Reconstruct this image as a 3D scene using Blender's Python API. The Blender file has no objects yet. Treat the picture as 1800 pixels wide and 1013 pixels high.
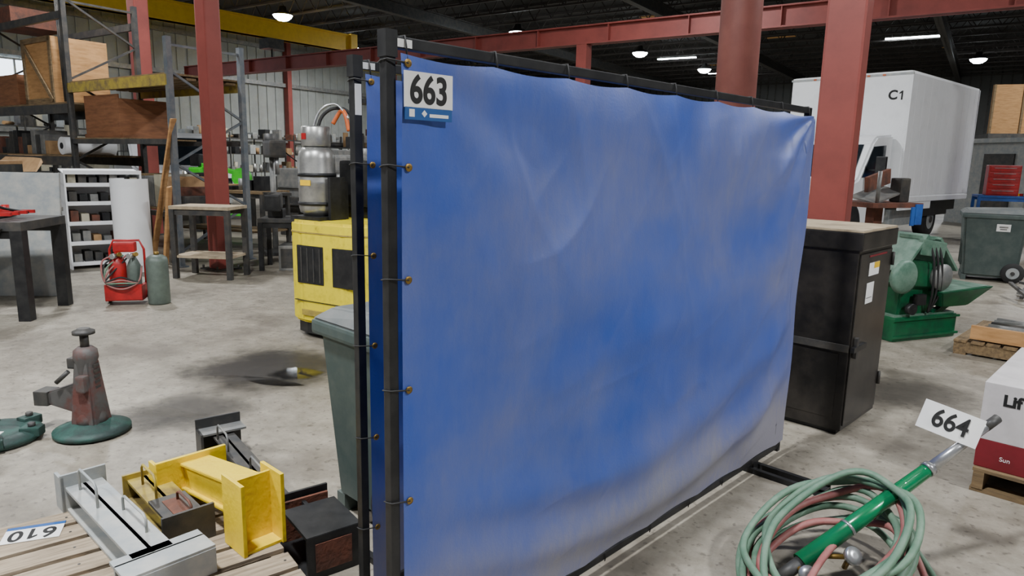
import bpy, bmesh, math, random
from mathutils import Vector, Matrix, Euler, noise
random.seed(7)
D2R=math.pi/180
COL=bpy.context.scene.collection
# ---------------------------------------------------------------- materials
def lin(c):
    return tuple(((x/255)/12.92 if x/255<=0.04045 else (((x/255)+0.055)/1.055)**2.4) for x in c)+(1,)
def M(name,c1,c2=None,scale=6,rough=.6,metal=0,bump=0,lo=.4,hi=.65,emit=None,estr=1,detail=6,c3=None,stretch=(1,1,1),coat=0):
    m=bpy.data.materials.new(name); m.use_nodes=True; nt=m.node_tree; n=nt.nodes; L=nt.links
    p=n['Principled BSDF']; p.inputs['Base Color'].default_value=lin(c1)
    p.inputs['Roughness'].default_value=rough; p.inputs['Metallic'].default_value=metal
    if coat: p.inputs['Coat Weight'].default_value=coat
    if emit:
        p.inputs['Emission Color'].default_value=lin(emit); p.inputs['Emission Strength'].default_value=estr
    if c2 is None: c2=tuple(x*.8 for x in c1)
    tc=n.new('ShaderNodeTexCoord'); mp=n.new('ShaderNodeMapping'); mp.inputs['Scale'].default_value=stretch
    L.new(tc.outputs['Object'],mp.inputs['Vector'])
    nz=n.new('ShaderNodeTexNoise'); nz.inputs['Scale'].default_value=scale; nz.inputs['Detail'].default_value=detail
    nz.inputs['Roughness'].default_value=.65
    L.new(mp.outputs[0],nz.inputs['Vector'])
    r=n.new('ShaderNodeValToRGB'); r.color_ramp.elements[0].position=lo; r.color_ramp.elements[1].position=hi
    r.color_ramp.elements[0].color=lin(c1); r.color_ramp.elements[1].color=lin(c2)
    if c3:
        e=r.color_ramp.elements.new(min(.98,hi+.1)); e.color=lin(c3)
    L.new(nz.outputs['Fac'],r.inputs[0]); L.new(r.outputs[0],p.inputs['Base Color'])
    if bump:
        nb=n.new('ShaderNodeTexNoise'); nb.inputs['Scale'].default_value=scale*6; L.new(mp.outputs[0],nb.inputs['Vector'])
        b=n.new('ShaderNodeBump'); b.inputs['Strength'].default_value=bump; b.inputs['Distance'].default_value=.01
        L.new(nb.outputs['Fac'],b.inputs['Height']); L.new(b.outputs[0],p.inputs['Normal'])
    return m
black=M('black_steel',(28,29,31),(48,48,48),9,.45,.3)
cabblack=M('cabinet_black',(26,25,24),(54,50,46),4,.38,.2)
darkgrey=M('dark_grey_steel',(56,57,58),(82,78,72),7,.55,.3)
grey=M('grey_steel',(114,116,116),(144,142,136),8,.5,.3)
lgrey=M('light_grey_paint',(150,156,158),(176,176,170),8,.5,.1)
rackblue=M('rack_grey_blue_paint',(92,100,108),(118,120,120),9,.5,.2)
white=M('white_paint',(236,238,240),(222,224,226),3,.45,lo=.5,hi=.8)
whitep=M('paper_white',(240,240,238),(230,230,228),5,.7)
redcolm=M('red_oxide_paint',(146,70,62),(124,58,52),2.2,.5,.1,lo=.35,hi=.7)
pinkcol=M('faded_red_paint',(152,94,86),(134,80,74),2.5,.55)
redpaint=M('red_paint',(178,28,30),(140,24,26),8,.4)
yellow=M('crane_yellow_paint',(238,196,22),(226,182,20),5,.45)
yellow2=M('worn_yellow_paint',(238,206,20),(226,192,22),7,.45,0,.2,lo=.45,hi=.66,c3=(130,100,34))
yellow3=M('dirty_yellow_paint',(170,150,60),(118,102,66),9,.6,0,.2)
flyellow=M('forklift_yellow_paint',(230,210,26),(214,194,28),9,.45,0,.1,lo=.5,hi=.62,c3=(130,104,48))
wood=M('pallet_wood',(168,152,130),(124,110,90),5,.8,0,.3,stretch=(1,14,14))
woodd=M('old_wood',(128,106,74),(92,76,54),5,.8,0,.3,stretch=(1,8,8))
ply=M('plywood',(186,142,92),(160,118,72),4,.75,0,.1,stretch=(1,1,6))
plyd=M('plywood_dark',(146,98,66),(120,80,54),4,.75,0,.1,stretch=(1,1,6))
tan=M('dusty_tan_top',(176,160,134),(140,126,104),6,.8)
bingreen=M('bin_green_plastic',(58,72,70),(76,86,82),6,.6)
bindark=M('bin_lid_plastic',(84,90,90),(102,104,102),7,.6)
mgreen=M('machine_green_paint',(14,98,60),(24,76,54),8,.4,.1)
mgreen2=M('machine_grey_green',(110,138,122),(70,108,90),7,.5,.1)
lime=M('lime_green_paint',(70,210,50),(56,180,46),5,.45)
rubber=M('black_rubber',(24,24,25),(40,40,40),9,.75)
alum=M('aluminium',(178,178,174),(150,150,148),9,.35,.75)
chrome=M('steel_bright',(190,192,194),(160,160,162),9,.3,.8)
rust=M('rusty_steel',(120,74,58),(82,60,52),9,.7,.3,.3)
redbrown=M('jack_worn_red_brown',(100,62,56),(88,86,84),6,.65,.3,.2,lo=.40,hi=.54)
brass=M('brass',(150,120,60),(110,90,44),9,.45,.7)
hosegreen=M('hose_green_rubber',(84,118,96),(108,134,114),14,.6)
hosered=M('hose_red_rubber',(146,84,82),(156,106,100),14,.6)
polegreen=M('pole_green_enamel',(18,118,74),(14,100,64),7,.25,.1,coat=.3)
glass=M('dark_glass',(30,36,42),(40,46,52),3,.1,.1)
bluep=M('blue_paint',(36,90,170),(30,70,140),7,.5)
bluelab=M('label_blue',(24,84,150),(20,76,140),7,.6)
darkred=M('box_dark_red',(126,24,36),(110,20,30),5,.6)
boxwhite=M('carton_white',(208,204,204),(190,186,186),5,.7)
orange=M('orange_plastic',(200,96,40),(160,80,40),7,.5)
ink=M('black_ink',(18,18,18),(24,24,24),5,.7)
beige=M('beige_enamel',(186,180,158),(160,154,134),7,.5)
teal=M('cast_green_paint',(44,82,74),(44,58,56),9,.6,.2,.2)
tankgrey=M('cylinder_grey_green',(96,108,100),(78,88,82),7,.5,.2)
cardb=M('cardboard',(170,136,96),(150,118,82),7,.8)
lampglow=M('lamp_glow',(255,255,255),(255,255,255),3,.5,emit=(240,250,255),estr=60)
winglow=M('window_daylight',(255,255,255),(255,255,255),3,.5,emit=(225,238,255),estr=4)
roofm=M('roof_deck_dark',(40,41,42),(32,33,35),.6,.8)
joistm=M('joist_grey_primer',(72,68,66),(54,51,49),1,.7)
patchm=M('roof_insulation_tan',(210,160,90),(180,130,70),2,.8)
def concrete():
    m=bpy.data.materials.new('concrete_floor'); m.use_nodes=True; nt=m.node_tree; n=nt.nodes; L=nt.links
    p=n['Principled BSDF']; tc=n.new('ShaderNodeTexCoord')
    def nz(sc,det=8,ro=.65):
        a=n.new('ShaderNodeTexNoise'); a.inputs['Scale'].default_value=sc; a.inputs['Detail'].default_value=det; a.inputs['Roughness'].default_value=ro
        L.new(tc.outputs['Object'],a.inputs['Vector']); return a
    def ramp(src,a,b,ca,cb):
        r=n.new('ShaderNodeValToRGB'); r.color_ramp.elements[0].position=a; r.color_ramp.elements[1].position=b
        r.color_ramp.elements[0].color=ca; r.color_ramp.elements[1].color=cb; L.new(src,r.inputs[0]); return r
    def mix(f,a,b,mode='MIX'):
        x=n.new('ShaderNodeMix'); x.data_type='RGBA'; x.blend_type=mode
        if isinstance(f,float): x.inputs[0].default_value=f
        else: L.new(f,x.inputs[0])
        L.new(a,x.inputs[6])
        if isinstance(b,tuple): x.inputs[7].default_value=b
        else: L.new(b,x.inputs[7])
        return x.outputs[2]
    a=ramp(nz(.55).outputs['Fac'],.35,.68,lin((172,165,151)),lin((126,119,106)))
    b=ramp(nz(7,10,.75).outputs['Fac'],.38,.66,(1,1,1,1),(.55,.54,.51,1))
    c=mix(.9,a.outputs[0],b.outputs[0],'MULTIPLY')
    st=ramp(nz(1.6,6,.62).outputs['Fac'],.52,.66,(0,0,0,1),(.7,.7,.7,1))
    c=mix(st.outputs[0],c,lin((98,91,81)))
    sp=ramp(nz(26,3,.5).outputs['Fac'],.60,.68,(0,0,0,1),(.6,.6,.6,1))
    c=mix(sp.outputs[0],c,lin((74,68,61)))
    L.new(c,p.inputs['Base Color']); p.inputs['Roughness'].default_value=.48
    bp=n.new('ShaderNodeBump'); bp.inputs['Strength'].default_value=.12; bp.inputs['Distance'].default_value=.01
    L.new(nz(20).outputs['Fac'],bp.inputs['Height']); L.new(bp.outputs[0],p.inputs['Normal'])
    return m
floorm=concrete()
def stainmat(name,col,op,rough,r,ns,amp):
    # feathered, irregular stain: opacity falls off with distance from the stain's own centre
    m=bpy.data.materials.new(name); m.use_nodes=True; nt=m.node_tree; n=nt.nodes; L=nt.links
    p=n['Principled BSDF']; p.inputs['Base Color'].default_value=lin(col); p.inputs['Roughness'].default_value=rough
    tc=n.new('ShaderNodeTexCoord'); ln=n.new('ShaderNodeVectorMath'); ln.operation='LENGTH'; L.new(tc.outputs['Object'],ln.inputs[0])
    q=n.new('ShaderNodeTexNoise'); q.inputs['Scale'].default_value=ns; q.inputs['Detail'].default_value=7; q.inputs['Roughness'].default_value=.62; L.new(tc.outputs['Object'],q.inputs['Vector'])
    a=n.new('ShaderNodeMath'); a.operation='MULTIPLY_ADD'; a.inputs[1].default_value=amp*r; L.new(q.outputs['Fac'],a.inputs[0]); L.new(ln.outputs['Value'],a.inputs[2])
    mr=n.new('ShaderNodeMapRange'); mr.interpolation_type='SMOOTHSTEP'; mr.inputs['From Min'].default_value=r*(.25+amp*.5); mr.inputs['From Max'].default_value=r*(.9+amp*.4); mr.inputs['To Min'].default_value=op; mr.inputs['To Max'].default_value=0
    L.new(a.outputs[0],mr.inputs['Value']); L.new(mr.outputs[0],p.inputs['Alpha'])
    return m
def tarp():
    m=bpy.data.materials.new('blue_vinyl_dusty'); m.use_nodes=True; nt=m.node_tree; n=nt.nodes; L=nt.links
    p=n['Principled BSDF']; tc=n.new('ShaderNodeTexCoord'); p.inputs['Roughness'].default_value=.45
    sep=n.new('ShaderNodeSeparateXYZ'); L.new(tc.outputs['Object'],sep.inputs[0])
    def nz(sc,st=(1,1,1),det=6,ro=.55,dist=0):
        mp=n.new('ShaderNodeMapping'); mp.inputs['Scale'].default_value=st; L.new(tc.outputs['Object'],mp.inputs[0])
        a=n.new('ShaderNodeTexNoise'); a.inputs['Scale'].default_value=sc; a.inputs['Detail'].default_value=det; a.inputs['Roughness'].default_value=ro; a.inputs['Distortion'].default_value=dist
        L.new(mp.outputs[0],a.inputs['Vector']); return a.outputs['Fac']
    def math2(op,a,b):
        x=n.new('ShaderNodeMath'); x.operation=op
        for i,v in enumerate((a,b)):
            if isinstance(v,(int,float)): x.inputs[i].default_value=v
            else: L.new(v,x.inputs[i])
        return x.outputs[0]
    def mr_(src,a,b,c,d,sm=False):
        q=n.new('ShaderNodeMapRange'); q.inputs['From Min'].default_value=a; q.inputs['From Max'].default_value=b; q.inputs['To Min'].default_value=c; q.inputs['To Max'].default_value=d
        if sm: q.interpolation_type='SMOOTHSTEP'
        L.new(src,q.inputs[0]); return q.outputs[0]
    low=mr_(sep.outputs[2],.55,.12,0,.48,True)
    right=mr_(sep.outputs[0],.2,2.4,0,.12)
    big=mr_(nz(1.5,(.9,1,1.2),4,.45,.2),.36,.66,.10,.34,True)
    s=math2('ADD',big,low); s=math2('ADD',s,right)
    med=mr_(nz(5,(1,1,.6),7,.6),.3,.7,-.06,.08); s=math2('ADD',s,med)
    fine=mr_(nz(45,(1,1,.25),6,.7),.3,.75,.82,1.15)
    fac=math2('MULTIPLY',s,fine); fac=math2('MINIMUM',fac,.82); fac=math2('MAXIMUM',fac,.03)
    x=n.new('ShaderNodeMix'); x.data_type='RGBA'; L.new(fac,x.inputs[0])
    x.inputs[6].default_value=lin((10,76,178)); x.inputs[7].default_value=lin((150,146,144))
    L.new(x.outputs[2],p.inputs['Base Color'])
    w=n.new('ShaderNodeBump'); w.inputs['Strength'].default_value=.15; w.inputs['Distance'].default_value=.004
    L.new(nz(120,(1,1,1)),w.inputs['Height']); L.new(w.outputs[0],p.inputs['Normal'])
    return m
tarpm=tarp()
# ---------------------------------------------------------------- builder
class B:
    def __init__(s): s.bm=bmesh.new(); s.mats=[]; s.X=None
    def mi(s,m):
        if m not in s.mats: s.mats.append(m)
        return s.mats.index(m)
    def merge(s,t,m,mat=None,smooth=False):
        if mat is not None: bmesh.ops.transform(t,matrix=mat,verts=t.verts)
        if s.X is not None: bmesh.ops.transform(t,matrix=s.X,verts=t.verts)
        i=s.mi(m)
        for f in t.faces:
            f.material_index=i
            if smooth: f.smooth=True
        me=bpy.data.meshes.new('tmp'); t.to_mesh(me); s.bm.from_mesh(me); bpy.data.meshes.remove(me); t.free()
    def box(s,c,size,m,rot=(0,0,0),bev=0):
        t=bmesh.new(); bmesh.ops.create_cube(t,size=1)
        bmesh.ops.scale(t,vec=size,verts=t.verts)
        if bev: bmesh.ops.bevel(t,geom=list(t.edges),offset=bev,segments=2,affect='EDGES',profile=.7)
        s.merge(t,m,Matrix.Translation(c)@Euler([a*D2R for a in rot]).to_matrix().to_4x4())
    def bx(s,x0,x1,y0,y1,z0,z1,m,bev=0):
        s.box(((x0+x1)/2,(y0+y1)/2,(z0+z1)/2),(abs(x1-x0),abs(y1-y0),abs(z1-z0)),m,bev=bev)
    def bar(s,p0,p1,w,h,m,roll=0,bev=0):
        p0=Vector(p0);p1=Vector(p1); d=p1-p0; L=d.length; z=d.normalized()
        up=Vector((0,0,1)) if abs(z.z)<.95 else Vector((0,1,0))
        x=up.cross(z).normalized(); y=z.cross(x)
        R=Matrix((x,y,z)).transposed().to_4x4()@Matrix.Rotation(roll*D2R,4,'Z')
        t=bmesh.new(); bmesh.ops.create_cube(t,size=1); bmesh.ops.scale(t,vec=(w,h,L),verts=t.verts)
        if bev: bmesh.ops.bevel(t,geom=list(t.edges),offset=bev,segments=2,affect='EDGES')
        s.merge(t,m,Matrix.Translation((p0+p1)/2)@R)
    def cyl(s,p0,p1,r,m,r2=None,seg=24):
        p0=Vector(p0);p1=Vector(p1); d=p1-p0
        t=bmesh.new(); bmesh.ops.create_cone(t,cap_ends=True,segments=seg,radius1=r,radius2=r if r2 is None else r2,depth=d.length)
        for f in t.faces:
            if len(f.verts)==4: f.smooth=True
        q=d.to_track_quat('Z','Y').to_matrix().to_4x4()
        s.merge(t,m,Matrix.Translation((p0+p1)/2)@q)
    def tube(s,pts,r,m,seg=8,closed=False):
        pts=[Vector(p) for p in pts]; n=len(pts); t=bmesh.new(); rings=[]; prev=None
        for i,p in enumerate(pts):
            if closed: tg=(pts[(i+1)%n]-pts[i-1])
            else: tg=pts[min(i+1,n-1)]-pts[max(i-1,0)]
            tg.normalize()
            if prev is None:
                a=Vector((0,0,1)) if abs(tg.z)<.9 else Vector((1,0,0)); x=a.cross(tg).normalized()
            else: x=(prev-tg*prev.dot(tg)).normalized()
            prev=x; y=tg.cross(x)
            rings.append([t.verts.new(p+(x*math.cos(2*math.pi*k/seg)+y*math.sin(2*math.pi*k/seg))*r) for k in range(seg)])
        for i in range(n if closed else n-1):
            a=rings[i]; b=rings[(i+1)%n]
            for k in range(seg):
                f=t.faces.new((a[k],a[(k+1)%seg],b[(k+1)%seg],b[k])); f.smooth=True
        if not closed:
            t.faces.new(rings[0][::-1]); t.faces.new(rings[-1])
        s.merge(t,m)
    def stube(s,pts,r,m,seg=8,k=6):
        P=[Vector(p) for p in pts]; out=[]
        for i in range(len(P)-1):
            a=P[max(i-1,0)]; b_=P[i]; c=P[i+1]; d=P[min(i+2,len(P)-1)]
            for j in range(k):
                t=j/k; out.append(.5*((2*b_)+(c-a)*t+(2*a-5*b_+4*c-d)*t*t+(3*b_-a-3*c+d)*t**3))
        out.append(P[-1]); s.tube(out,r,m,seg)
    def lathe(s,prof,m,c=(0,0,0),seg=32,rot=(0,0,0)):
        t=bmesh.new(); rs=[]
        for r,z in prof:
            rs.append([t.verts.new((max(r,.0005)*math.cos(2*math.pi*k/seg),max(r,.0005)*math.sin(2*math.pi*k/seg),z)) for k in range(seg)])
        for a,b in zip(rs,rs[1:]):
            for k in range(seg): t.faces.new((a[k],a[(k+1)%seg],b[(k+1)%seg],b[k])).smooth=True
        t.faces.new(rs[0][::-1]); t.faces.new(rs[-1])
        s.merge(t,m,Matrix.Translation(c)@Euler([a*D2R for a in rot]).to_matrix().to_4x4())
    def prism(s,poly,d0,d1,m,plane='XZ',mat=None,bev=0):
        t=bmesh.new()
        def P(a,b,d): return (a,d,b) if plane=='XZ' else ((d,a,b) if plane=='YZ' else (a,b,d))
        v0=[t.verts.new(P(a,b,d0)) for a,b in poly]; v1=[t.verts.new(P(a,b,d1)) for a,b in poly]
        t.faces.new(v0); t.faces.new(v1[::-1]); n=len(poly)
        for i in range(n): t.faces.new((v0[i],v1[i],v1[(i+1)%n],v0[(i+1)%n]))
        bmesh.ops.recalc_face_normals(t,faces=t.faces)
        if bev: bmesh.ops.bevel(t,geom=list(t.edges),offset=bev,segments=2,affect='EDGES')
        s.merge(t,m,mat)
    def hexa(s,v,m,bev=0):
        t=bmesh.new(); q=[t.verts.new(p) for p in v]
        for f in ((3,2,1,0),(4,5,6,7),(0,1,5,4),(1,2,6,5),(2,3,7,6),(3,0,4,7)): t.faces.new([q[i] for i in f])
        bmesh.ops.recalc_face_normals(t,faces=t.faces)
        if bev: bmesh.ops.bevel(t,geom=list(t.edges),offset=bev,segments=2,affect='EDGES')
        s.merge(t,m)
    def grid(s,fn,nu,nv,m):
        t=bmesh.new(); g=[[t.verts.new(fn(i/nu,j/nv)) for j in range(nv+1)] for i in range(nu+1)]
        for i in range(nu):
            for j in range(nv): t.faces.new((g[i][j],g[i+1][j],g[i+1][j+1],g[i][j+1])).smooth=True
        s.merge(t,m)
    def wheel(s,c,r,w,ax='Y',hub=None):
        c=Vector(c); a={'X':Vector((1,0,0)),'Y':Vector((0,1,0))}[ax]
        rot=(90,0,0) if ax=='Y' else (0,90,0)
        s.lathe([(r*.55,-w/2),(r*.93,-w/2),(r,-w/2+w*.15),(r,w/2-w*.15),(r*.93,w/2),(r*.55,w/2)],rubber,c,28,rot)
        s.cyl(c-a*(w/2+.004),c+a*(w/2+.004),r*.55,hub or lgrey,seg=20)
        s.cyl(c-a*(w/2+.03),c+a*(w/2+.03),r*.18,darkgrey,seg=12)
    def done(s,name,loc=(0,0,0),rz=0,parent=None,tilt=(0,0)):
        me=bpy.data.meshes.new(name); s.bm.to_mesh(me); s.bm.free()
        for m in s.mats: me.materials.append(m)
        o=bpy.data.objects.new(name,me); COL.objects.link(o)
        o.location=loc; o.rotation_euler=(tilt[0]*D2R,tilt[1]*D2R,rz*D2R)
        if parent: o.parent=parent
        return o
def text(parent,body,size,loc,xd,yd,mat,name='lettering',bold=0,sx=1):
    c=bpy.data.curves.new(name,'FONT'); c.body=body; c.size=size; c.align_x='CENTER'; c.align_y='CENTER'; c.offset=bold; c.extrude=.0004
    c.materials.append(mat); o=bpy.data.objects.new(name,c); COL.objects.link(o); o.parent=parent
    x=Vector(xd).normalized(); y=Vector(yd).normalized(); z=x.cross(y)
    R=Matrix((x,y,z)).transposed().to_4x4()
    o.matrix_basis=Matrix.Translation(loc)@R@Matrix.Diagonal((sx,1,1,1))
    return o
def one(parent,loc,xd,yd,h,mat):
    b=B(); w=h*.17
    b.prism([(-w/2+h*.06,-h/2),(w/2+h*.06,-h/2),(w/2+h*.06,h/2),(-w/2+h*.10,h/2),(-h*.24,h*.30),(-h*.24,h*.14),(-w/2+h*.06,h*.27)],0,.0006,mat,'XY')
    o=b.done('numeral_one',parent=parent)
    x=Vector(xd).normalized(); y=Vector(yd).normalized(); z=x.cross(y)
    o.matrix_basis=Matrix.Translation(loc)@Matrix((x,y,z)).transposed().to_4x4()
# ---------------------------------------------------------------- camera
th=10.4*D2R; roll=1.2*D2R; fpx=1213.0
cd=bpy.data.cameras.new('camera'); cam=bpy.data.objects.new('camera',cd); COL.objects.link(cam)
cd.sensor_width=36; cd.lens=36*fpx/1800; cd.clip_end=300
right=Vector((1,0,0)); fwd=Vector((0,math.cos(th),-math.sin(th))); up=Vector((0,math.sin(th),math.cos(th)))
cr,sr=math.cos(roll),math.sin(roll)
X=right*cr+up*sr; Yv=up*cr-right*sr
cam.matrix_world=Matrix.Translation((0,0,1.52))@Matrix((X,Yv,-fwd)).transposed().to_4x4()
bpy.context.scene.camera=cam
w=bpy.data.worlds.new('world'); bpy.context.scene.world=w; w.use_nodes=True
w.node_tree.nodes['Background'].inputs[0].default_value=(.88,.88,.90,1); w.node_tree.nodes['Background'].inputs[1].default_value=.28
# ---------------------------------------------------------------- building
RB=-34.0
H=7.6
b=B(); b.bx(-32,32,-9,52,-.2,0,floorm)
b.done('floor',(0,0,0),RB)
def stain(name,x,y,r,mat,sx=1.0):
    b=B(); b.prism([(1.4*r*math.cos(k*math.pi/16),1.4*r*math.sin(k*math.pi/16)) for k in range(32)],0,.0012,mat,'XY')
    o=b.done(name,(x,y,.0004),0); o.scale=(sx,1,1)
    return o
stain('floor_oil_stain',-1.75,4.85,.78,stainmat('oil_stain',(58,55,52),.62,.4,.78,2.6,.9),1.1)
stain('floor_oil_stain',-1.95,3.95,.5,stainmat('oil_stain_faint',(72,68,64),.38,.5,.5,3.4,.9),1.2)
stain('floor_oil_stain',-2.9,2.95,.6,stainmat('oil_stain_faint_b',(72,68,64),.40,.5,.6,3.0,.9),1.2)
stain('floor_oil_stain',2.75,4.55,.6,stainmat('oil_stain_faint_c',(84,78,72),.35,.5,.6,3.0,.9),1.2)
o=stain('water_puddle',-1.52,4.72,.20,stainmat('puddle_water',(40,39,38),.95,.04,.20,9,.8),1.3); o.location.z=.0022
b=B(); b.bx(-32,32,-9,52,H,H+.2,roofm)
for i in range(26):
    x=random.uniform(-16,16); y=random.uniform(14,48); b.box((x,y,H-.03),(random.uniform(.3,1.4),.35,.04),patchm)
b.done('ceiling',(0,0,0),RB)
def wallmat(name,c):
    m=M(name,c,tuple(x*.88 for x in c),.8,.6); return m
wm=wallmat('wall_panel_paint',(154,158,154))
b=B(); b.bx(-29.8,-29.5,-9,50,0,H,wm)
for i in range(118): b.bx(-29.5,-29.46,-9+i*.5,-8.9+i*.5,0,H,wm)
for z in (2.2,4.9,6.6): b.bx(-29.5,-29.3,-9,50,z,z+.18,grey)
for i in range(8): b.bx(-29.5,-29.15,-7+i*7.5,-6.75+i*7.5,0,H,redcolm)
b.done('wall_left',(0,0,0),RB)
b=B()
for y in (3,6.2,9.4,):
    b.bx(-29.45,-29.4,y,y+2.8,3.0,4.8,winglow)
    for k in range(4): b.bx(-29.42,-29.34,y+k*.92,y+k*.92+.06,3.0,4.8,lgrey)
    for k in range(3): b.bx(-29.42,-29.34,y,y+2.8,3.0+k*.87,3.06+k*.87,lgrey)
b.done('window_1',(0,0,0),RB)
b=B(); b.bx(-30,28,49.7,50,0,H,wallmat('wall_far_panel',(84,86,84)))
for i in range(116): b.bx(-30+i*.5,-29.92+i*.5,49.66,49.7,0,H,darkgrey)
b.done('wall_far',(0,0,0),RB)
b=B(); b.bx(28,28.3,-9,50,0,H,wallmat('wall_right_panel',(130,130,126)))
b.done('wall_right',(0,0,0),RB)
emp=bpy.data.objects.new('roof_joists',None); COL.objects.link(emp); emp.rotation_euler=(0,0,RB*D2R)
b=B(); b.bx(-29,28,-.05,.05,H-.1,H,joistm); b.bx(-29,28,-.04,.04,H-.66,H-.6,joistm)
for i in range(71):
    x=-29+i*.8
    b.bar((x,0,H-.63),(x+.4,0,H-.05),.03,.03,joistm); b.bar((x+.4,0,H-.05),(x+.8,0,H-.63),.03,.03,joistm)
j0=b.done('joist',(0,6,0),0,emp)
for i in range(1,25):
    o=bpy.data.objects.new('joist',j0.data); COL.objects.link(o); o.parent=emp; o.location=(0,6+i*1.8,0)
b=B()
for x in (-26,-18,-10,-2,6,14,22):
    b.bx(x-.12,x+.12,-9,49.5,H-1.05,H-1.0,darkgrey); b.bx(x-.03,x+.03,-9,49.5,H-1.05,H-.6,darkgrey); b.bx(x-.12,x+.12,-9,49.5,H-.66,H-.62,darkgrey)
b.done('roof_girders',(0,0,0),RB)
b=B(); L0=-14; L1=24
b.bx(L0,L1,-.15,.15,0,.03,redcolm); b.bx(L0,L1,-.02,.02,0,.45,redcolm); b.bx(L0,L1,-.15,.15,.42,.45,redcolm)
for i in range(19): b.bx(L0+i*2,L0+i*2+.02,-.14,.14,.02,.43,redcolm)
for x in (3.3,13): b.box((x,0,-2.2),(.28,.28,4.4),redcolm)
b.done('runway_beam',(-1.07,19.8,4.4),RB)
def boxcol(x,y,w,rz,mat,h=H-1.0,name='steel_column'):
    b=B(); b.box((0,0,h/2),(w,w,h),mat,bev=.02); b.box((0,0,.01),(w+.16,w+.16,.02),darkgrey)
    for sx in (-1,1):
        for sy in (-1,1): b.cyl((sx*(w/2+.05),sy*(w/2+.05),0),(sx*(w/2+.05),sy*(w/2+.05),.06),.015,darkgrey,seg=8)
    b.box((0,0,h),(w+.14,w+.14,.04),mat)
    b.done(name,(x,y,0),rz)
boxcol(2.70,5.93,.30,RB,redcolm)
boxcol(-3.96,9.27,.22,RB,redcolm)
boxcol(-6.9,13.2,.26,RB,redcolm)
b=B(); b.cyl((0,0,0),(0,0,H-1),.205,pinkcol,seg=48); b.cyl((0,0,0),(0,0,.03),.3,darkgrey); b.box((0,0,H-1),(.5,.5,.04),pinkcol)
b.done('round_steel_column',(2.27,7.4,0),0)
ang=math.degrees(math.atan2(27.33-21.51,-6.55+11.12))
b=B(); b.bx(-12,7.6,-.2,.2,0,.04,yellow); b.bx(-12,7.6,-.17,.17,0,.58,yellow); b.bx(-12,7.6,-.22,.22,.54,.6,yellow)
b.bx(7.5,7.8,-.3,.3,-.05,.62,yellow); b.bx(4,4.6,-.28,.28,-.35,-.02,darkgrey); b.cyl((4.3,0,-.35),(4.3,0,-1.1),.03,darkgrey)
b.done('bridge_crane',(-11.12,21.51,5.5),ang)
def lamp(x,y,z,p):
    b=B()
    b.lathe([(.05,.32),(.12,.30),(.14,.16),(.34,.06),(.36,0),(.34,0)][::-1],darkgrey,seg=24)
    b.cyl((0,0,.3),(0,0,H-z-.1),.012,darkgrey,seg=6)
    b.lathe([(.02,-.20),(.18,-.17),(.30,-.08),(.34,-.005)],lampglow,seg=24)
    o=b.done('high_bay_lamp',(x,y,z))
    l=bpy.data.lights.new('lamp_light','AREA'); l.shape='DISK'; l.size=.6; l.energy=p; l.color=(.98,.985,1)
    lo=bpy.data.objects.new('lamp_light',l); COL.objects.link(lo); lo.parent=o; lo.location=(0,0,-.22)
for x,y in ((-8.42,26.06),(-7.58,33.28),(0.01,28.42),(5.6,32.85),(9.89,37.89),(20.86,32.62),(-6,10),(1.5,13),(9,7),(15,18),(-15,17)):  # last five are unseen lamps, added to light the nearer hall
    lamp(x,y,6.5,400)
for x,y in ((-1.5,1.0),(5.5,-.5),(-7,1)): lamp(x,y,6.5,620)  # unseen stronger lamps, added near the camera to light the screen fronts
for x,y,z in ((16.6,30.5,7.0),(8.2,37,6.9),(12.5,43,7.0),(-3.5,44,7.0)):
    b=B(); b.box((0,0,0),(2,.12,.05),lampglow); b.box((0,0,.04),(2.02,.2,.05),lgrey)
    b.cyl((-.8,0,.05),(-.8,0,H-z-.02),.01,darkgrey,seg=6); b.cyl((.8,0,.05),(.8,0,H-z-.02),.01,darkgrey,seg=6)
    b.done('fluorescent_light',(x,y,z),-30)
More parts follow.
